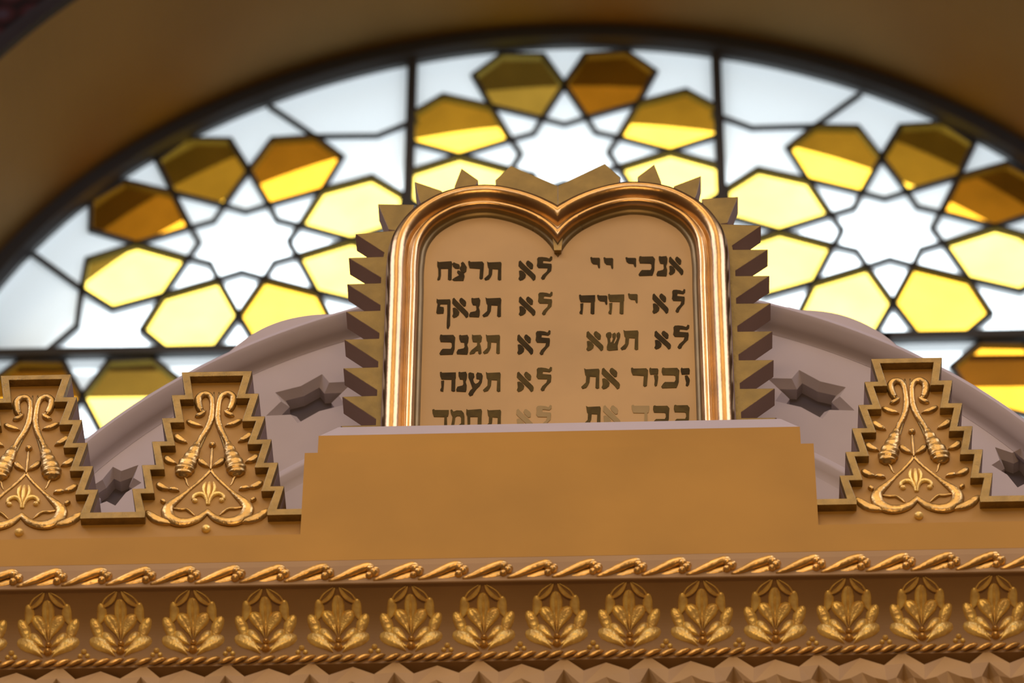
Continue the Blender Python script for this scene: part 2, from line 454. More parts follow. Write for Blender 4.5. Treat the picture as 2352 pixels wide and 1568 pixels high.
# ================================================================ THE ARK CROWN
X0, X1 = -2.3, 2.5
def zat(py, Y, px=1284): return at(px, py, Y).z
z_wall = zat(1277, 0)                      # foot of the plain wall
z_line = (zat(1216+12, 0.0, 640)+zat(1203, 0.0, 1950))/2    # recess line under the merlons
z_ledge = (zat(1172, 0, 650)+zat(1145, 0, 1910))/2
PX0, PX1 = xz(695, 1130, 0)[0], xz(1874, 1107, 0)[0]
YB0 = 0.20
par = empty('parapet', (0, 0, z_wall))
tag(par, 'plain ochre parapet band with gilded ledge lines running beneath the stepped merlons', 'parapet')
def kid(parent, name, bm, m, **kw):
    o = obj(name, bm, m, None, **kw); o.parent = parent
    o.location = -parent.location; return o
bm = bmesh.new(); box(bm, X0, X1, 0.0, YB0, z_wall, z_line)
kid(par, 'wall_band', bm, OCHRE)
for (a, b_, nm) in ((X0, PX0, 'left'), (PX1, X1, 'right')):
    bm = bmesh.new(); box(bm, a, b_, 0.022, YB0, z_line, z_ledge)
    kid(par, 'field_band', bm, [OCHRE_D], bev=0.001)

# ---- merlons
zt = zat(822, 0, 2080); zb = z_ledge
MH = zt-zb; TR = 0.0155
HW = [(.081, .069), (.1, .086), (.1175, .1015), (.1355, .1215), (.1535, .1395), (.170, .1565)]
def merlon_outline():
    L = []
    for i, (t, n) in enumerate(HW):
        L.append((-t, MH*(1-i/6))); L.append((-n, MH*(1-(i+1)/6)+(0 if i == 5 else 0)))
    L = L[::-1]                                    # from bottom left up
    R = [(-x, z) for x, z in L[::-1]]
    return L+R
MO = merlon_outline()
def mm(zx, zy):
    """from the zoomed reading of the right merlon to metres"""
    v = (1212-zy)/(1212-72)*MH
    s = 0.2807/1000/(1.006+0.034*(zy-72)/1140)
    return ((zx-(792+(zy-70)*0.0755))*s, v)
merl_parts = {}
def both(f, *pts, **kw):
    pass
def build_merlon_meshes():
    out = []
    def mf(u, v, h): return (u, 0.022-h, v)
    def new(name, m, fn, smooth=True, bev=0, label=None):
        b = bmesh.new(); fn(b); bmesh.ops.recalc_face_normals(b, faces=b.faces)
        me = bpy.data.meshes.new(name); b.to_mesh(me); b.free()
        for x in (m if isinstance(m, list) else [m]): me.materials.append(x)
        if smooth:
            for p in me.polygons: p.use_smooth = True
        out.append((name, me, bev, label))
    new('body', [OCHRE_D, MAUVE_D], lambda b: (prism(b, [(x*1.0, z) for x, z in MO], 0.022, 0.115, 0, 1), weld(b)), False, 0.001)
    inner = [(x+(0.0205 if x < 0 else -0.0205), z-TR) for x, z in MO]; inner[0] = (MO[0][0]+0.0205, 0); inner[-1] = (MO[-1][0]-0.0205, 0)
    inner = inner[:1]+inner[1:-1]+inner[-1:]
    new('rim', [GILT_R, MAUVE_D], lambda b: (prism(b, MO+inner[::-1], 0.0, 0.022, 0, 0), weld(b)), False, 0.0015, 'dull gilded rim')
    for s in (1, -1):
        def P(*l): return [((mm(*p)[0]*s), mm(*p)[1]) for p in l]
        new('stem', GILT_M, lambda b: rtube(b, P((905, 350), (930, 345), (948, 300), (948, 245), (905, 212), (858, 222), (838, 270), (838, 350), (850, 430), (885, 510), (925, 570), (958, 625)),
            [.003, .006, .0070, .0072, .0072, .006, .005, .0052, .006, .006, .0055, .0045], mf, 0.75), label=None)
        new('stem_edge', GILT_R, lambda b: rtube(b, P((822, 190), (826, 300), (835, 400), (868, 500), (910, 590), (940, 660), (962, 740), (975, 800)),
            [.001, .0022, .0025, .0025, .0022, .002, .002, .001], mf, 0.9))
        new('pod', GILT_M, lambda b: rtube(b, P((955, 605), (978, 660), (1005, 720), (1036, 780), (1062, 835), (1072, 870), (1074, 892)),
            [.005, .0095, .0125, .0155, .017, .014, .006], mf, 0.6, ribs=6, k=8, seg=14))
        new('tendril', GILT_M, lambda b: rtube(b, P((1066, 885), (1052, 905), (1045, 935), (1030, 960)), [.003, .0024, .0018, .0008], mf))
        def leaves(b):
            for (p0, p1, w, bend) in (((885, 345), (978, 398), .010, -.004), ((912, 480), (1050, 425), .011, -.004), ((1040, 612), (1150, 535), .014, -.004),
                                      ((1125, 782), (1228, 712), .014, -.005), ((1105, 1000), (1200, 985), .009, .002), ((1185, 990), (1295, 930), .013, -.004),
                                      ((1215, 1100), (1260, 1065), .008, 0), ((1140, 1262), (1385, 1150), .017, -.010), ((860, 812), (945, 735), .012, -.004)):
                a = P(p0)[0]; c = P(p1)[0]
                leaf(b, a, c, w*1.45, mf, 0.009, bend*s, crease=0.002)
        new('leaves', GILT_M, leaves)
        new('heart_scroll', GILT_M, lambda b: rtube(b, P((838, 800), (868, 850), (935, 915), (1030, 990), (1105, 1050), (1165, 1095), (1205, 1145), (1190, 1205), (1125, 1245), (1040, 1248), (955, 1222), (898, 1180), (866, 1148)),
            [.002, .003, .0032, .0035, .006, .0085, .0105, .0115, .011, .0098, .008, .006, .004], mf, 0.5))
        new('inner_scroll', GILT_M, lambda b: rtube(b, P((1158, 1135), (1105, 1145), (1050, 1145), (1010, 1170), (978, 1195)), [.002, .003, .003, .0028, .001], mf, 1.0))
        new('scroll', GILT_B, lambda b: (rtube(b, P((878, 1110), (880, 1070), (905, 1035), (945, 1025), (985, 1042), (995, 1070)), [.002, .0035, .0042, .004, .0038, .003], mf, 1.0), bead(b, P((978, 1078))[0], .0065, mf)))
        new('bud_leaf', GILT_B, lambda b: leaf(b, P((878, 1060))[0], P((886, 925))[0], .009, mf, .007, .007*-s))
    new('bud', GILT_B, lambda b: leaf(b, (0, mm(877, 1100)[1]), (0, mm(874, 925)[1]), .011, mf, .011, crease=.002))
    new('stalk', GILT_M, lambda b: (rtube(b, [(0, mm(856, 835)[1]), (0, mm(848, 760)[1]), (0, mm(845, 690)[1]), (0, mm(843, 650)[1])], [.002, .0025, .0025, .002], mf, 1.0), bead(b, (0, mm(843, 632)[1]), .0085, mf, 1.0)))
    return out
RK[0] = 1.3
MM = build_merlon_meshes()
RK[0] = 1.0
def merlon(px, py, label):
    x = xz(px, py, 0)[0]
    b = bmesh.new(); bead(b, (x, z_ledge-0.036), .0105, lambda u, v, h: (u, 0.022-h, v)); kid(par, 'boss', b, GILT_B, smooth=True)
    root = empty('merlon', (x, 0, zb))
    tag(root, label, 'merlon', 'stepped merlons along the parapet')
    for (name, me, bev, lab) in MM:
        o = bpy.data.objects.new(name, me); C.objects.link(o); o.parent = root
        if lab: o['label'] = lab
        if bev:
            b = o.modifiers.new('bevel', 'BEVEL'); b.width = bev; b.segments = 2; b.limit_method = 'ANGLE'; b.angle_limit = 0.6
    return x
mx_l = merlon(474, 1170, 'gilded stepped merlon with scrollwork just left of the plain ochre pedestal')
mx_r = merlon(2108, 1135, 'gilded stepped merlon with scrollwork to the right of the plain ochre pedestal')
mx_o = merlon(45, 1180, 'gilded stepped merlon cut by the left edge, farther left of the pedestal')
# gilded ledge rims between the merlons
def rim(a, b_):
    bm = bmesh.new(); box(bm, a, b_, 0.0, 0.022, z_ledge-TR, z_ledge+0.002); kid(par, 'ledge_rim', bm, GILT_R, bev=0.0015)
nk = HW[5][1]-0.0205
rim(X0, mx_o-nk); rim(mx_o+nk, mx_l-nk); rim(mx_l+nk, PX0); rim(PX1, mx_r-nk); rim(mx_r+nk, X1)

# ---- pedestal
ped = empty('pedestal', (0, 0, z_line))
tag(ped, 'plain ochre two-step pedestal block carrying the inscribed double tablet', 'pedestal')
zp1 = (zat(1040, 0, 698)+zat(1018, 0, 1869))/2
bm = bmesh.new(); box(bm, PX0, PX1, 0.0, 0.36, z_line, zp1); kid(ped, 'lower_block', bm, OCHRE)
UY = 0.012
ux0, ux1 = xz(731, 1015, UY)[0], xz(1838, 995, UY)[0]
zu1 = (zat(1001, UY, 738)+zat(979, UY, 1836))/2
bm = bmesh.new(); box(bm, ux0, ux1, UY, 0.36, zp1-0.01, zu1); kid(ped, 'upper_block', bm, OCHRE, bev=0.003)
# sloped cap that rises back from the front edge
bm = bmesh.new()
by, bz = 0.034, 0.062
c0 = [(ux0, UY), (ux1, UY), (ux1, 0.36), (ux0, 0.36)]; c1 = [(ux0+0.04, UY+by), (ux1-0.04, UY+by), (ux1-0.04, 0.33), (ux0+0.04, 0.33)]
va = [bm.verts.new((x, y, zu1)) for x, y in c0]; vb = [bm.verts.new((x, y, zu1+bz)) for x, y in c1]
for i in range(4): bm.faces.new((va[i], va[(i+1) % 4], vb[(i+1) % 4], vb[i]))
bm.faces.new(vb); bm.faces.new(va[::-1])
kid(ped, 'sloped_cap', bm, MAUVE, bev=0.003)  # cool light from above on the slope is put into its mauve

# ---- tablets
TY = 0.125                                  # front of the ray plate
FY = 0.10
zbase = zu1+0.002
xc = (xz(1281, 580, FY)[0])
half = [(300, 1650), (300, 1525), (312, 1100), (325, 700), (331, 590), (337, 520), (350, 440), (390, 355), (470, 265), (600, 185), (720, 145), (850, 128), (960, 133), (1080, 158), (1180, 192), (1240, 220), (1278, 238)]
rights = [(1090, 1640), (1085, 1490), (1060, 1100), (1030, 700), (1018, 590), (1005, 470), (980, 380), (920, 290), (830, 215), (700, 155), (560, 118), (420, 112), (250, 140), (110, 190), (45, 220)]
hp = [xz(760+a*.408, 360+b*.408, FY-0.03) for a, b in half]
rp = [xz(1260+a*.408, 360+b*.408, FY-0.03) for a, b in rights]
wl = xc-sum(p[0] for p in hp[:4])/4; wr = sum(p[0] for p in rp[:4])/4-xc
W2 = (wl+wr)/2
sm = []
for i, p in enumerate(hp):
    x = xc-p[0]
    if i < 4: x = W2
    else: x = x*(W2/wl)
    sm.append((x, p[1]))
zmin = zu1+bz
arc_pts = catmull([(x, z, 0) for x, z in sm[3:]], 5)
halfp = [(W2, zmin)]+[(p.x, p.y) for p in arc_pts]
halfp[-1] = (0.0, halfp[-1][1])
path = [(xc-x, z) for x, z in halfp]+[(xc+x, z) for x, z in halfp[-2::-1]]   # bottom left, over both arches, to bottom right
tab = empty('tablets', (xc, TY, zu1+bz))
tag(tab, 'gold-framed double-arched stone tablets with lettering and a saw-toothed ray border', 'tablet')
PW = 0.088
inner = offset(path, -PW, False, 9)
# the mitre at the cusp: clean crossing points near the middle
def clean(P):
    L = [p for p in P[:len(P)//2] if p[0] < xc-0.0005]; R = [p for p in P[len(P)//2+1:] if p[0] > xc+0.0005]
    m = P[len(P)//2]
    L2 = []
    for p in L:
        if not L2 or p[0] > L2[-1][0]-1e-4 or p[1] > L2[-1][1]: L2.append(p)
    return L2, m, R
bm = bmesh.new()
profile = [(-0.001, TY), (-0.001, TY-0.024), (0.0015, TY-0.034), (0.006, TY-0.043), (0.012, TY-0.0495), (0.020, TY-0.0535), (0.028, TY-0.0535), (0.036, TY-0.0495), (0.042, TY-0.043), (0.047, TY-0.034), (0.050, TY-0.031),
           (0.053, TY-0.035), (0.057, TY-0.0395), (0.063, TY-0.042), (0.069, TY-0.0395), (0.073, TY-0.034), (0.0755, TY-0.026), (0.078, TY-0.019), (0.083, TY-0.016), (PW, TY-0.010)]
profile = [(v.x, v.y) for v in catmull([(a, b, 0) for a, b in profile[1:]], 3)]; profile = [(-0.001, TY)]+profile
# swept in two halves that meet on the centre line
NR = 72
def half_sweep(sign):
    ext = []; x_, z_ = halfp[-1]; h_ = math.atan2(halfp[-1][1]-halfp[-4][1], halfp[-1][0]-halfp[-4][0])
    for _ in range(12):                          # let the arch run on past the middle, then cut it there
        h_ += 0.010/0.27; x_ += 0.010*math.cos(h_); z_ += 0.010*math.sin(h_); ext.append((x_, z_))
    hpth = [(xc+sign*x, z) for x, z in halfp+ext]
    rings = []
    for (u, y) in profile:
        o = offset(hpth, (-u if sign < 0 else u), False, 9)
        # clip at the centre line
        res = []
        for i, p in enumerate(o):
            d = (p[0]-xc)*sign
            if d <= 0:
                q = o[i-1]; d0 = (q[0]-xc)*sign
                t = d0/(d0-d) if d0 > 0 else 0
                z = q[1]+(p[1]-q[1])*t
                res += [(xc, z)]*(len(o)-i); break
            res.append(p)
        if abs(res[-1][0]-xc) > 1e-6:
            a, b2 = res[-2], res[-1]; t = (xc-b2[0])/((b2[0]-a[0]) or 1e-6); res[-1] = (xc, b2[1]+(b2[1]-a[1])*t)
        q = [res[0]]
        for p in res[1:]:
            if math.hypot(p[0]-q[-1][0], p[1]-q[-1][1]) > 1e-5: q.append(p)
        ln = [0.0]
        for a, b2 in zip(q, q[1:]): ln.append(ln[-1]+math.hypot(a[0]-b2[0], a[1]-b2[1]))
        rs = []
        for i in range(NR+1):
            t = ln[-1]*i/NR; k_ = 0
            while k_ < len(ln)-2 and ln[k_+1] < t: k_ += 1
            f_ = (t-ln[k_])/max(1e-9, ln[k_+1]-ln[k_])
            rs.append((q[k_][0]+(q[k_+1][0]-q[k_][0])*f_, q[k_][1]+(q[k_+1][1]-q[k_][1])*f_))
        rings.append([bm.verts.new((p[0], y, p[1])) for p in rs])
    n = NR+1
    for a, b2 in zip(rings, rings[1:]):
        for i in range(n-1):
            vs = [a[i], a[i+1], b2[i+1], b2[i]]
            try: f = bm.faces.new(vs)
            except ValueError: continue
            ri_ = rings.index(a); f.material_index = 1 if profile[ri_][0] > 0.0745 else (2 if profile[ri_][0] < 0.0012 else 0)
    return [(v.co.x, v.co.z) for v in rings[-1]], [(v.co.x, v.co.z) for v in rings[0]]
inL, outL = half_sweep(-1)
inR, outR = half_sweep(1)
bmesh.ops.dissolve_degenerate(bm, edges=bm.edges, dist=1e-6); weld(bm, 1e-5)
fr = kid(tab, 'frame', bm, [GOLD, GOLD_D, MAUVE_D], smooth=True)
es = fr.modifiers.new('edge', 'EDGE_SPLIT'); es.split_angle = math.radians(50)
def dd(P):
    Q = []
    for p in P:
        if not Q or math.hypot(p[0]-Q[-1][0], p[1]-Q[-1][1]) > 1e-4: Q.append(p)
    return Q
pan = dd(inL+inR[::-1])
bm = bmesh.new(); prism(bm, pan, TY-0.0105, TY+0.02, 0, 0)
kid(tab, 'panel', bm, PANEL)
# little gilded point under the cusp
cz = xz(1281, 577, TY-0.02)[1]+0.016
bm = bmesh.new(); prism(bm, [(xc-0.013, cz+0.04), (xc-0.0085, cz-0.016), (xc+0.0085, cz-0.016), (xc+0.013, cz+0.04)], TY-0.024, TY-0.008)
kid(tab, 'cusp_tip', bm, GILT_R, bev=0.002)
# ray plate
LZ = [(868, 467), (817, 535.5), (800.8, 589.3), (796.7, 651.7), (793.5, 714), (790.6, 777), (787.7, 843.5), (785.3, 909), (783.7, 978)]
RZ = [(1695.8, 451.8), (1749.6, 518.3), (1765, 574), (1768, 632.5), (1770, 696.6), (1775, 762), (1777.3, 827), (1780, 892.4), (1786.3, 957.7)]
tips = []
for a, b_ in zip(LZ, RZ):
    p, q = xz(*a, TY), xz(*b_, TY)
    tips.append((((xc-p[0])+(q[0]-xc))/2, (p[1]+q[1])/2))
hl = [(-x+xc, z) for x, z in halfp]
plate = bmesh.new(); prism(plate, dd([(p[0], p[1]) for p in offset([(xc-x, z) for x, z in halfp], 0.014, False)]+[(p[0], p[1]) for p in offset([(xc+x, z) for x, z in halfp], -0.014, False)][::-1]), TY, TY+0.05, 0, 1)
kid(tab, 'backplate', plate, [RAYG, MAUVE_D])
def ray(P, s):
    bm = bmesh.new(); Q = [(xc+s*x, max(z, zmin+0.0005)) for x, z in P]
    if max(q[1] for q in Q)-zmin < 0.004: return
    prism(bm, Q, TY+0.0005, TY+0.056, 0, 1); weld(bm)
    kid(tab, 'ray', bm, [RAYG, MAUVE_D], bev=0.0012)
base = W2+0.002-0.02
for s in (-1, 1):
    for i, (tx, tz) in enumerate(tips):
        if i == 0: continue
        bx = base if i > 1 else base-0.01
        nz = tips[i+1][1] if i+1 < len(tips) else tz-0.09
        ray([(tx, tz), (bx-0.02, tz+(0.002 if i > 1 else 0.012)), (bx-0.02, nz-0.02 if i > 1 else nz+0.0), (base+0.02, nz+0.008)], s)
    def zl(a, b_): 
        p = xz(760+a*.408, 360+b_*.408, TY); return (xc-p[0], p[1])
    t0 = tips[0]
    ray([t0, zl(470, 268), zl(420, 420), zl(325, 408)], s)
    ray([zl(472, 138), zl(625, 190), zl(640, 250), zl(520, 290), zl(496, 240)], s)
    ray([zl(735, 63), zl(830, 130), zl(800, 190), zl(690, 200), zl(697, 160)], s)
    e = zl(1275, 162); e2 = zl(1275, 290)
    ray([zl(1012, 48), (0, e[1]), (0, e2[1]), zl(1100, 200), zl(940, 180), zl(925, 130)], s)

# ---- lettering
G = {
 'he': [[(0, .02), (.06, 0), (.12, .05), (1, .03), (1, .3), (.97, .38), (.95, .98), (.85, 1), (.74, .96), (.76, .38), (.1, .37), (.02, .2)], [(.08, .47), (.24, .45), (.22, .7), (.18, 1), (.05, .98), (.02, .92), (.1, .8)]],
 'het': [[(0, 0), (.08, .05), (.95, 0), (1, .1), (.97, .4), (.96, .97), (.85, 1), (.74, .96), (.76, .38), (.22, .38), (.22, .75), (.16, .96), (.04, 1), (.0, .96), (.08, .78), (.07, .38), (0, .25)]],
 'tav': [[(.16, 0), (.24, .05), (.96, .02), (1, .1), (.98, .38), (.98, .97), (.88, 1), (.8, .95), (.83, .4), (.46, .38), (.43, .68), (.36, .82), (.26, .95), (.06, 1), (0, .92), (.12, .82), (.26, .7), (.28, .38), (.22, .3)]],
 'resh': [[(0, .03), (.06, 0), (.13, .06), (.9, .04), (1, .14), (.98, .45), (.93, .95), (.82, 1), (.74, .95), (.78, .42), (.1, .38), (.02, .2)]],
 'dalet': [[(0, .03), (.08, 0), (.13, .05), (1, .05), (1, .2), (.95, .36), (.88, .38), (.9, 1), (.74, 1), (.76, .38), (.1, .37), (.02, .2)]],
 'alef': [[(.02, .04), (.1, 0), (.2, .1), (.96, .72), (1, .8), (.97, .95), (.87, 1), (.72, .84), (.1, .36), (0, .26)], [(.5, .02), (.58, 0), (.8, .14), (.85, .22), (.82, .4), (.72, .42), (.5, .24), (.44, .12)], [(.03, .52), (.14, .5), (.3, .58), (.42, .72), (.38, .86), (.24, .96), (.08, 1), (0, .92), (.06, .8)]],
 'lamed': [[(.02, .1), (.1, .04), (.3, .03), (.6, .05), (.82, .1), (.92, 0), (1, .02), (.98, .14), (.86, .2), (.6, .18), (.4, .17), (.36, .3), (.94, .33), (.96, .42), (.92, .62), (.7, .76), (.55, .88), (.48, .98), (.36, 1), (.28, .94), (.38, .82), (.66, .66), (.74, .5), (.1, .49), (0, .4), (.04, .25)]],
 'nun': [[(.22, .02), (.3, .0), (.4, .03), (.9, 0), (1, .12), (.96, .35), (.86, .5), (.96, .68), (.94, .9), (.88, 1), (.04, .98), (0, .9), (.12, .76), (.6, .7), (.7, .62), (.66, .38), (.36, .36), (.24, .2)]],
 'tsadi': [[(0, .1), (.1, .03), (.2, .07), (.46, .14), (.5, .24), (.44, .36), (.2, .34), (.05, .24)], [(.62, .06), (.72, .0), (.82, .06), (.92, .18), (1, .28), (.96, .5), (.84, .58), (.7, .54), (.56, .42), (.52, .32), (.64, .2)], [(.38, .46), (.5, .48), (.8, .62), (.84, .78), (.76, 1), (.1, 1), (0, .95), (.14, .86), (.34, .78), (.5, .72), (.34, .56)]],
 'fpe': [[(.03, .0), (.1, .03), (.96, .02), (1, .08), (.98, .4), (.96, .88), (.84, 1), (.76, .96), (.76, .8), (.8, .5), (.8, .17), (.28, .17), (.2, .26), (.5, .28), (.52, .38), (.48, .48), (.06, .49), (0, .45), (.05, .3), (.1, .17), (.02, .1)]],
 'kaf': [[(.04, .03), (.1, 0), (.2, .03), (.88, .02), (1, .14), (.97, .4), (.96, .7), (.9, .86), (.84, .98), (.05, 1), (0, .94), (.1, .8), (.2, .72), (.74, .72), (.82, .6), (.8, .4), (.7, .36), (.08, .35), (.02, .2)]],
 'gimel': [[(.2, 0), (.3, .04), (.9, .02), (1, .12), (.94, .35), (.8, .42), (.9, .6), (.96, .94), (.84, 1), (.74, .96), (.72, .82), (.5, .84), (.36, .96), (.02, 1), (0, .94), (.16, .8), (.46, .66), (.64, .56), (.64, .38), (.28, .36), (.2, .18)]],
 'ayin': [[(.0, .04), (.1, 0), (.36, .04), (.4, .18), (.3, .28), (.36, .42), (.5, .5), (.7, .44), (.82, .34), (.78, .28), (.58, .26), (.56, .08), (.64, 0), (.92, .04), (1, .14), (.94, .4), (.8, .56), (.56, .7), (.36, .86), (.28, .96), (.1, 1), (.0, .92), (.12, .78), (.3, .68), (.2, .5), (.1, .34), (.0, .2)]],
 'mem': [[(.0, .03), (.08, 0), (.2, .12), (.45, .05), (.8, .06), (.95, .18), (1, .35), (1, .8), (.94, .96), (.56, 1), (.52, .92), (.62, .8), (.8, .72), (.8, .42), (.7, .32), (.46, .32), (.32, .4), (.26, .7), (.2, .98), (.04, 1), (.02, .94), (.12, .6), (.16, .38), (.04, .2)]],
 'yod': [[(0, .04), (.1, 0), (.18, .08), (.92, .08), (1, .16), (.99, .5), (1, .9), (.95, 1), (.86, .92), (.78, .66), (.3, .62), (.1, .45)]],
 'shin': [[(0, .1), (.12, .02), (.3, .0), (.38, .1), (.34, .26), (.26, .34), (.3, .58), (.42, .54), (.52, .34), (.46, .26), (.46, .1), (.62, .03), (.7, .12), (.66, .3), (.56, .5), (.5, .64), (.62, .62), (.74, .46), (.82, .32), (.76, .22), (.78, .06), (.92, .0), (1, .1), (.98, .26), (.88, .48), (.8, .72), (.82, .96), (.2, 1), (.08, .96), (.06, .8), (.14, .6), (.12, .42), (.1, .32), (.0, .2)]],
 'zayin': [[(.03, .06), (.12, .0), (.2, .05), (.92, .03), (1, .12), (.96, .34), (.14, .36), (.04, .2)], [(.5, .44), (.72, .42), (.96, .6), (1, .7), (.9, .92), (.74, 1), (.6, .96), (.66, .8), (.54, .6)]],
 'vav': [[(.03, .06), (.12, .0), (.2, .05), (.92, .05), (1, .12), (.96, .34), (.14, .36), (.04, .2)], [(.56, .42), (.92, .4), (.98, .5), (.9, .8), (.84, .96), (.68, 1), (.6, .92), (.66, .7)]],
}
L3 = [  # left column: zoom origin (960, 560), scale .2806
 [[('het', 160, 145, 278, 298, 0), ('tsadi', 283, 150, 398, 302, 0), ('resh', 413, 142, 538, 290, 0), ('tav', 545, 148, 682, 298, 0)], [('alef', 825, 140, 962, 300, 0), ('lamed', 975, 105, 1098, 292, 0)]],
 [[('fpe', 152, 452, 265, 697, 0), ('alef', 283, 445, 412, 605, 0), ('nun', 420, 445, 508, 600, 0), ('tav', 530, 442, 680, 598, 0)], [('alef', 828, 435, 960, 588, 0), ('lamed', 985, 395, 1100, 582, 1)]],
 [[('kaf', 178, 745, 303, 908, 0), ('nun', 318, 748, 413, 905, 0), ('gimel', 425, 745, 522, 903, 1), ('tav', 535, 745, 670, 900, 1)], [('alef', 815, 745, 942, 905, 0), ('lamed', 965, 710, 1083, 908, 0)]],
 [[('he', 182, 1050, 308, 1208, 0), ('nun', 315, 1050, 400, 1210, 0), ('ayin', 415, 1055, 528, 1245, 0), ('tav', 535, 1052, 675, 1210, 1)], [('alef', 812, 1050, 945, 1210, 1), ('lamed', 972, 1010, 1095, 1203, 1)]],
 [[('dalet', 120, 1355, 250, 1515, 1), ('mem', 268, 1358, 378, 1515, 1), ('het', 398, 1355, 522, 1512, 1), ('tav', 548, 1358, 678, 1515, 1)], [('alef', 808, 1355, 942, 1512, 2), ('lamed', 970, 1322, 1092, 1512, 2)]]]
L4 = [  # right column: zoom origin (1290, 560)
 [[('yod', 237, 110, 312, 200, 0), ('yod', 345, 112, 420, 205, 0)], [('yod', 525, 112, 608, 190, 0), ('kaf', 632, 103, 762, 262, 0), ('nun', 778, 103, 865, 265, 0), ('alef', 880, 108, 995, 255, 0)]],
 [[('he', 145, 418, 272, 575, 0), ('yod', 292, 420, 372, 498, 0), ('he', 382, 412, 510, 575, 1), ('yod', 545, 408, 620, 485, 1)], [('alef', 745, 410, 873, 570, 0), ('lamed', 905, 373, 1010, 562, 0)]],
 [[('alef', 205, 718, 340, 875, 1), ('shin', 365, 725, 478, 873, 1), ('tav', 485, 708, 627, 868, 1)], [('alef', 762, 715, 893, 862, 0), ('lamed', 915, 665, 1043, 858, 0)]],
 [[('tav', 163, 1022, 308, 1185, 1), ('alef', 330, 1018, 475, 1188, 1)], [('resh', 570, 1015, 705, 1168, 1), ('vav', 718, 1015, 790, 1165, 1), ('kaf', 818, 1015, 962, 1180, 1), ('zayin', 975, 1015, 1047, 1165, 0)]],
 [[('tav', 180, 1330, 318, 1490, 1), ('alef', 342, 1325, 480, 1490, 2)], [('dalet', 575, 1320, 715, 1490, 2), ('kaf', 748, 1325, 880, 1480, 1), ('kaf', 918, 1320, 1045, 1480, 1)]]]
YL = TY-0.0105
for col, ox in ((L3, 960), (L4, 1290)):
    for row in col:
        for word in row:
            bm = bmesh.new()
            for (g, x0, y0, x1, y1, sh) in word:
                for P in G[g]:
                    Q = [xz(ox+(x0+a*(x1-x0))*.2806, 560+(y0+b_*(y1-y0))*.2806, YL) for a, b_ in P]
                    Q = offset(Q, -0.0007 if area2(Q) > 0 else 0.0007, True, 1.5)
                    prism(bm, Q, YL-0.0012, YL+0.001, sh, sh)
            kid(tab, 'inscription', bm, [INK1, INK2, INK3])

# ================================================================ CORNICE
cor = empty('cornice', (0, 0, z_wall))
tag(cor, 'gilded cornice with a twisted ribbon above a row of leaf palmettes', 'cornice')
y1 = -0.016; zc1 = zat(1290, y1)                # foot of the sloped strip
zc2 = zat(1309, y1)
y2 = -0.026; zc3 = zat(1316, y2); zc4 = zat(1330, y2)     # lower fillet
YC = y2+0.004
# cavetto radius from its seen height
ztop = zat(1331, YC)
R_ = 0.10
for _ in range(40):
    zb_ = ztop-R_; py = None
    p = Vector((0, YC+R_, zb_))-CAM; py = 784-F*p.dot(up)/p.dot(fwd)
    pxx = 1176+F*p.dot(rt)/p.dot(fwd)
    tgt = 1494+(1284-pxx)*0.0195
    R_ *= 1+(tgt-py)/170*0.7
YR = YC+R_; ZR = ztop-R_                        # foot of the cavetto (vertical tangent)
def extr(bm, prof, mi=0):
    a = [bm.verts.new((X0, y, z)) for y, z in prof]; b = [bm.verts.new((X1, y, z)) for y, z in prof]
    for i in range(len(prof)-1):
        f = bm.faces.new((a[i], a[i+1], b[i+1], b[i])); f.material_index = mi
    bm.faces.new(a); bm.faces.new(b[::-1])
bm = bmesh.new()
extr(bm, [(0.15, z_wall+0.0), (0.0, z_wall), (y1, zc1), (y1, zc2), (y2, zc3), (y2, zc4), (YC, zc4-0.002), (YC, ztop), (0.15, ztop)])
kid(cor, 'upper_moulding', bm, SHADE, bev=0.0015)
bm = bmesh.new()
cov = [(YC+R_*(1-math.cos(a)), 0) for a in (0,)]
pr = [(0.30, ztop)]
NV = 24
for i in range(NV+1):
    a = PI/2*(1-i/NV)                           # a = 90 deg at top lip, 0 at foot
    pr.append((YR-R_*(1-math.cos(a)), ZR+R_*math.sin(a)))
pr += [(YR, ZR), (0.30, ZR)]
a_ = [bm.verts.new((X0, y, z)) for y, z in pr]; b_2 = [bm.verts.new((X1, y, z)) for y, z in pr]
for i in range(len(pr)-1): bm.faces.new((a_[i], a_[i+1], b_2[i+1], b_2[i]))
bm.faces.new(a_); bm.faces.new(b_2[::-1])
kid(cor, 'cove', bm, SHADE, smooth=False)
def cove_map(xo):
    def f(u, v, h):
        a = v/R_                                 # arc length up from the foot
        r = R_-h
        return (xo+u, YR-R_+r*math.cos(a), ZR+r*math.sin(a))
    return f
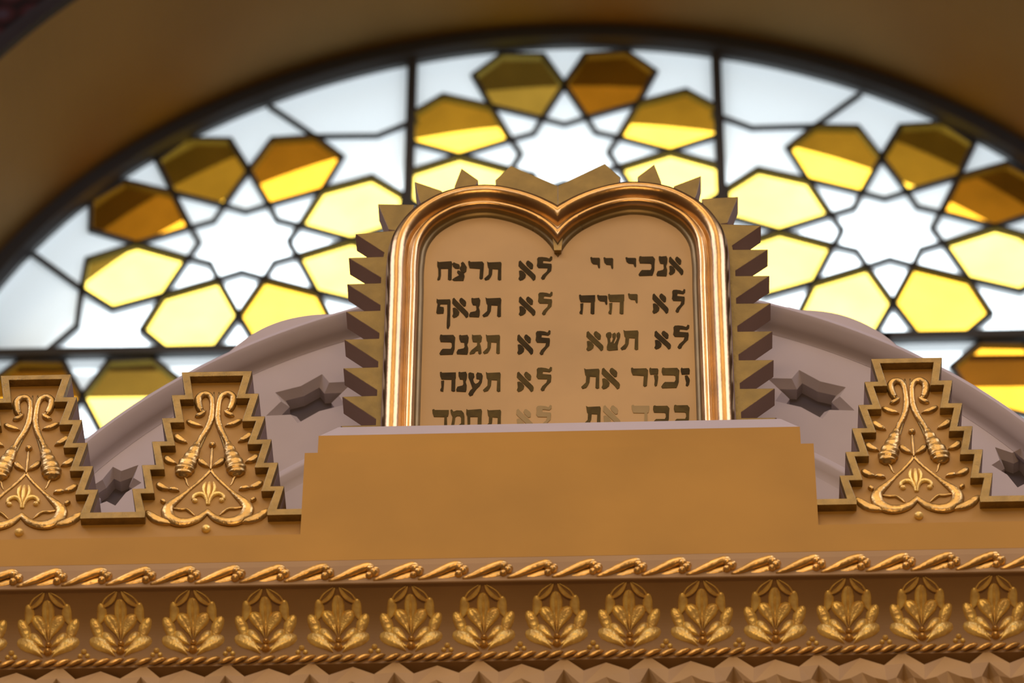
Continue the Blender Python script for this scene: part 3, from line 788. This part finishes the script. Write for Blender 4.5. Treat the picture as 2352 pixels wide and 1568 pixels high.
# table: seen fraction of the height -> arc length
def seen(a):
    return R_*(math.cos(TH)*math.sin(a)+math.sin(TH)*(1-math.cos(a)))
tot = seen(PI/2)
def v_of(fr):
    lo, hi = 0.0, PI/2
    for _ in range(30):
        m = (lo+hi)/2
        if seen(m)/tot < fr: lo = m
        else: hi = m
    return lo*R_
def pm(zx, zy):
    """zoomed reading of the palmette at 1110 px -> (u, v) on the cove"""
    return ((zx-985)*0.2126/1000/1.06, v_of(max(0.0, (1193-zy)/(1193-432))))
def palmette_meshes():
    out = []; f = cove_map(0)
    def new(name, m, fn):
        b = bmesh.new(); fn(b); bmesh.ops.recalc_face_normals(b, faces=b.faces)
        bmesh.ops.translate(b, verts=b.verts, vec=(0, -YR, -ZR))
        me = bpy.data.meshes.new(name); b.to_mesh(me); b.free(); me.materials.append(m)
        for p in me.polygons: p.use_smooth = True
        out.append((name, me))
    def wreath(b):
        for s in (1, -1):
            def P(x, y): u, v = pm(985-(x) if False else 985+(x-985), y); return (u*s, v)
            def X(dx, y): u, v = pm(985+dx, y); return (u*s, v)
            leaf(b, X(-300+100, 650), X(-22, 470), .0095, f, .007, .0065*(-s), fat=0.45)
            leaf(b, X(-240, 850), X(-208, 600), .0215, f, .007, .004*(-s)*-1*-1, crease=.0)
            leaf(b, X(-222, 1030), X(-312, 765), .0255, f, .0075, .003*(-s), crease=0)
            leaf(b, X(-50, 1175), X(-330, 985), .034, f, .010, -.006*(-s)*-1, crease=.001, fat=0.66)
            rtube(b, [X(-40, 470), X(-165, 560), X(-235, 720), X(-250, 850), X(-215, 980), X(-150, 1050), X(-40, 1130)],
                  [.001, .002, .0022, .0024, .0026, .003, .003], f, 0.8, seg=8, k=4)
    new('palmette', GILT_B, wreath)
    def cl(b): leaf(b, pm(988, 1010), pm(985, 555), .028, f, .009, 0, crease=.007, fat=0.68, nv=16)
    new('centre_leaf', GILT_B, cl)
    for s in (1, -1):
        def X(dx, y): u, v = pm(985+dx, y); return (u*s, v)
        new('side_leaf', GILT_B, lambda b: leaf(b, X(-12, 1010), X(-150, 728), .029, f, .010, .0035*s*-1, crease=.004, fat=0.70))
        new('lower_leaf', GILT_B, lambda b: leaf(b, X(-25, 1075), X(-200, 925), .0225, f, .009, .001*s, fat=0.66))
    new('berry', GILT, lambda b: bead(b, pm(990, 1045), .0075, f, 1.2))
    new('berry', GILT, lambda b: bead(b, pm(988, 1120), .0095, f, 1.2))
    return out
PMS = palmette_meshes()
tre = bmesh.new(); f0 = cove_map(0)
for dx, zy, r in ((0, 1120, .0062), (-38, 1165, .0055), (42, 1165, .0055)):
    u, v = pm(985+dx, zy); bead(tre, (u, v), r, f0, 1.1)
bmesh.ops.translate(tre, verts=tre.verts, vec=(0, -YR, -ZR)); bmesh.ops.recalc_face_normals(tre, faces=tre.faces)
trm = bpy.data.meshes.new('berry_cluster'); tre.to_mesh(trm); tre.free(); trm.materials.append(GILT_B)
for p in trm.polygons: p.use_smooth = True
cent = [108, 277, 445, 610, 777, 942, 1110, 1280, 1448, 1615, 1783, 1951, 2117, 2287]
xs = [at(c, 1494+(1284-c)*0.0195, YR).x for c in cent]
st = (xs[-1]-xs[0])/13
for i in range(-2, 16):
    x = xs[0]+st*i
    root = bpy.data.objects.new('palmette', PMS[0][1]); C.objects.link(root); root.parent = cor; root.location = (x, YR, ZR-z_wall)
    for name, me in PMS[1:]:
        o = bpy.data.objects.new(name, me); C.objects.link(o); o.parent = root
for i in range(-2, 16):
    o = bpy.data.objects.new('berry_cluster', trm); C.objects.link(o); o.parent = cor; o.location = (xs[0]+st*(i+0.5)+0.0, YR, ZR-z_wall)
# twisted ribbon on the upper moulding
bm = bmesh.new()
zr_ = (zat(1306, y1-0.010)); yr_ = y1-0.008
per = (at(2266+20, 1280, yr_).x-at(242, 1310, yr_).x)/20/0.9975
xk0 = at(242, 1322, yr_).x
def mr(u, v, h): return (u, yr_-h, zr_+v)
n0 = int((X0-xk0)/per)-1
for i in range(n0, n0+60):
    xk = xk0+i*per
    if xk-0.12 < X0 or xk > X1-0.02: continue
    rnd = random.Random(i); j = lambda s: rnd.uniform(-s, s)
    # blade that sweeps up to the right and curls into a knob
    P = [(xk-0.094, -0.024), (xk-0.070, -0.015), (xk-0.046, -0.002+j(.001)), (xk-0.024, 0.009+j(.001)), (xk-0.006, 0.015), (xk+0.004, 0.012)]
    rtube(bm, P, [.003, .0075, .010, .0108, .010, .004], mr, 0.95, seg=10, k=4)
    P = [(xk-0.070, -0.023), (xk-0.046, -0.019), (xk-0.024, -0.012), (xk-0.006, -0.006)]
    rtube(bm, P, [.001, .005, .009, .008], mr, 0.35, seg=10, k=3)
    for (dx, dz, r) in ((-0.004, 0.006, .011), (0.004, -0.004, .0105), (-0.006, -0.012, .009), (0.008, 0.004, .008)):
        bead(bm, (xk+dx+j(.001), dz+j(.001)), r+j(.0008), mr, 1.25, 10, 5)
kid(cor, 'twisted_ribbon', bm, GILT, smooth=True)
# fine rope under the palmettes
YQ = YR-0.006; ZQ = None
zq = zat(1503, YQ)
bm = bmesh.new()
def mq(u, v, h): return (u, YQ-h, zq+v)
pq = 0.0298; i = 0; x = X0+0.02
while x < X1-0.03:
    rnd = random.Random(int(x*1000)); w = pq*rnd.uniform(0.92, 1.1)
    rtube(bm, [(x-0.007, -0.0085), (x+0.003, -0.0045), (x+0.013, 0.001), (x+0.024, 0.006), (x+0.031, 0.0085)], [.001, .0046, .0058, .0046, .001], mq, 1.0, seg=8, k=3)
    x += w
kid(cor, 'rope_moulding', bm, GILT, smooth=True)
zf0, zf1 = zat(1496, YR), zat(1515, YR)
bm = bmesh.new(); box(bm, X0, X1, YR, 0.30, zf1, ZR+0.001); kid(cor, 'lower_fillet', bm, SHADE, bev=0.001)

# ================================================================ FACETED FRIEZE under the cornice
fz = bmesh.new()
YT = YR+0.006
def fv(zx, zy, Y, x0): 
    p = at(900+zx/4.704, 1240+zy/4.704, Y); return (p.x+x0, Y, p.z)
perx = (at(2264, 1505, YR).x-at(133, 1546, YR).x)/11
x_a = at(1102, 1516, YR).x
# a period in zoomed pixels, apex at zx=950; Y steps give the facets
def P3(zx, zy, Y): 
    p = at(900+zx/4.704, 1240+zy/4.704, Y); return Vector((p.x, Y, p.z))
a0 = P3(950, 1283, YT)
h = per
def rel(dx, zy, Y):
    v = P3(950, zy, Y); return Vector((dx*perx, Y, v.z))
for i in range(-13, 14):
    xo = x_a+i*perx
    if xo-perx < X0+0.05 or xo+perx > X1-0.05: continue
    def V(dx, zy, Y): w = rel(dx, zy, Y); return fz.verts.new((w.x+xo, w.y, w.z))
    # dx in periods: apex 0, valley .235, mid peak .5, valley .765
    A = (0, 1283, YT); Vl = (-.235, 1428, YT-0.045); Vr = (.235, 1428, YT-0.045); M = (.5, 1345, YT-0.015); Ml = (-.5, 1345, YT-0.015)
    D = (0, 1412, YT-0.035); Dl = (-.10, 1560, YT-0.040); Dr = (.10, 1560, YT-0.040)
    Bl = (-.22, 1590, YT-0.055); Br = (.22, 1590, YT-0.055)
    Mb = (.5, 1500, YT-0.045); Mbl = (-.5, 1500, YT-0.045)
    def F_(*q):
        fz.faces.new([V(*t) for t in q])
    F_(A, Vl, Bl, Dl, D); F_(A, D, Dr, Br, Vr)
    F_(Vr, Br, (.36, 1560, YT-0.052), Mb, M)
    F_(Ml, Mbl, (-.36, 1560, YT-0.052), Bl, Vl)
    # dark pocket under the apex
    back = (0, 1600, YT-0.012)
    F_(D, Dl, back); F_(D, back, Dr)
    # lower skirt to close the relief
    lowY = YT-0.03
    for a, b2 in ((Bl, Dl), (Dl, back), (back, Dr), (Dr, Br), (Br, (.36, 1560, YT-0.052)), ((.36, 1560, YT-0.052), Mb), (Mbl, (-.36, 1560, YT-0.052)), ((-.36, 1560, YT-0.052), Bl)):
        fz.faces.new((V(*a), V(*b2), V(b2[0], 1760, lowY), V(a[0], 1760, lowY)))
    # soffit triangles behind the zigzag edge
    for a, b2 in ((A, Vr), (Vr, M), (Ml, Vl), (Vl, A)):
        w1, w2 = rel(*a), rel(*b2)
        p1 = fz.verts.new((w1.x+xo, w1.y, w1.z)); p2 = fz.verts.new((w2.x+xo, w2.y, w2.z))
        q1 = fz.verts.new((w1.x+xo, 0.14, zf1+0.0005)); q2 = fz.verts.new((w2.x+xo, 0.14, zf1+0.0005))
        try: fz.faces.new((p1, p2, q2, q1))
        except ValueError: pass
weld(fz, 1e-4)
fr_ = empty('faceted_frieze', (0, 0.2, zf1-0.2))
tag(fr_, 'buff faceted frieze of angular pendants right under the gilded rope moulding', 'frieze')
kid(fr_, 'facets', fz, FRIEZE)
zfl = rel(0, 1760, YT).z
bm = bmesh.new(); box(bm, X0, X1, 0.125, 0.31, zfl, zf1); kid(fr_, 'backing', bm, SHADE)
# the body of the ark below, down to the floor
bm = bmesh.new(); box(bm, X0, X1, YT-0.02, 0.7, 0.0, zfl)
ark = obj('wall_ark', bm, OCHRE); tag(ark, kind='structure')
bm = bmesh.new(); box(bm, X0, X1, 0.325, 0.37, zfl, z_wall-0.02); tag(obj('wall_ark_top', bm, OCHRE), kind='structure')

# ================================================================ PEDIMENT behind
YP = 0.42
pp = empty('pediment', (xc, YP, z_ledge-0.1))
tag(pp, 'pale mauve rounded gable pierced by star openings behind the merlons and tablets', 'pediment')
def xp(px, py): return xz(px, py, YP)
po = [xp(*p) for p in [(190, 1010), (300, 948), (410, 897), (613, 797), (704, 757), (786, 722), (1830, 715), (1895, 742), (1982, 785), (2165, 868), (2250, 912), (2352, 965)]]
qx, qz, QR = fit(po)
rimR = QR
zb2 = zfl+0.03
aa = math.asin(max(-1, min(1, (zb2-qz)/QR)))
def parc(r, n=120):
    a0 = math.asin((zb2-qz)/r) if abs((zb2-qz)/r) < 1 else 0
    return arc(qx, qz, r, a0, PI-a0, n)
field = parc(QR-0.080)
# star holes: pixel centre and size
def star(c, r1, r2, rot, n=8):
    out = []
    for i in range(2*n):
        r = r1 if i % 2 == 0 else r2; a = rot+PI*i/n
        out.append((c[0]+r*math.cos(a), c[1]+r*math.sin(a)))
    return out
stars = []
for (px, py, sz, ro) in ((712, 915, 1.0, 0.10), (1862, 905, 1.0, -0.05+PI/8), (262, 1116, 0.74, 0.55), (2341, 1074, 0.74, -0.55)):
    c = xp(px, py)
    rot = math.atan2(c[1]-qz, c[0]-qx)+PI/2         # along the rim
    big = []
    for a, r in ((0, .118), (22, .070), (44, .088), (90, .050), (136, .088), (158, .070), (180, .118), (202, .070), (224, .088), (270, .050), (316, .088), (338, .070)):
        aa_ = rot+math.radians(a); big.append((c[0]+r*sz*math.cos(aa_), c[1]+r*sz*math.sin(aa_)))
    small = [(c[0]+(x-c[0])*0.72, c[1]+(z-c[1])*0.72) for x, z in big]
    stars.append((c, big, small))
bm = bmesh.new()
cap(bm, [field+[(field[-1][0], zb2)][:0]]+[s[1] for s in stars], YP)
for c, big, small in stars:
    a = [bm.verts.new((x, YP, z)) for x, z in big]; b2 = [bm.verts.new((x, YP+0.022, z)) for x, z in small]; d = [bm.verts.new((x, YP+0.06, z)) for x, z in small]
    for i in range(12):
        bm.faces.new((a[i], a[(i+1) % 12], b2[(i+1) % 12], b2[i])); bm.faces.new((b2[i], b2[(i+1) % 12], d[(i+1) % 12], d[i]))
kid(pp, 'field', bm, MAUVE)
for c, big, small in stars:
    bm = bmesh.new(); prism(bm, [(c[0]+(x-c[0])*1.03, c[1]+(z-c[1])*1.03) for x, z in small], YP+0.055, YP+0.07)
    kid(pp, 'star_recess', bm, HOLE)
bm = bmesh.new()
mp = [(0.0, YP+0.16), (0.0, YP+0.0), (0.004, YP-0.022), (0.014, YP-0.037), (0.026, YP-0.042), (0.038, YP-0.036), (0.045, YP-0.026), (0.052, YP-0.020), (0.056, YP-0.008), (0.061, YP+0.006), (0.069, YP+0.014), (0.077, YP+0.015), (0.081, YP+0.010), (0.081, YP-0.001)]
sweep(bm, parc(QR), mp, False)
o = kid(pp, 'rim_moulding', bm, MAUVE, smooth=True)
es = o.modifiers.new('edge', 'EDGE_SPLIT'); es.split_angle = math.radians(45)
# inner raised arc that shows beside the pedestal
bm = bmesh.new()
ri = math.hypot(xp(1905, 1098)[0]-qx, xp(1905, 1098)[1]-qz)
sweep(bm, parc(ri+0.02), [(-0.03, YP), (-0.01, YP-0.012), (0.0, YP-0.014), (0.012, YP-0.004), (0.035, YP+0.0)], False)
bk = bmesh.new()
kid(pp, 'inner_moulding', bm, MAUVE, smooth=True)
bm = bmesh.new(); prism(bm, parc(QR-0.002), YP+0.07, YP+0.16); kid(pp, 'backing', bm, MAUVE)
# crescents riding on the rim
for s, pts in ((-1, [(500, 846), (482, 856), (510, 815), (560, 772), (610, 742), (670, 722), (740, 713), (785, 722), (830, 760), (760, 800), (620, 850)]),
               (1, [(2075, 830), (2088, 828), (2060, 785), (2010, 748), (1955, 722), (1900, 708), (1840, 704), (1800, 712), (1780, 745), (1830, 780), (1960, 830)])):
    bm = bmesh.new(); P = catmull([(p[0], p[1], 0) for p in pts[1:8]], 5)
    Q = [xp(v.x, v.y) for v in P]+[xp(*p) for p in pts[8:]]
    prism(bm, Q, YP+0.012, YP+0.12); kid(pp, 'crest_lobe', bm, MAUVE, bev=0.022)
    # shallow shell hollow drawn as a raised inner lip
    bm = bmesh.new()
    Pm = [xp(*p) for p in ([(590, 815), (650, 785), (720, 760), (780, 735), (800, 718)] if s < 0 else [(1975, 790), (1930, 765), (1870, 738), (1815, 715), (1790, 704)])]
    rtube(bm, Pm, [.004, .014, .018, .015, .006], lambda u, v, h: (u, YP+0.008-h, v), 0.7)
    kid(pp, 'crest_ridge', bm, MAUVE, smooth=True)
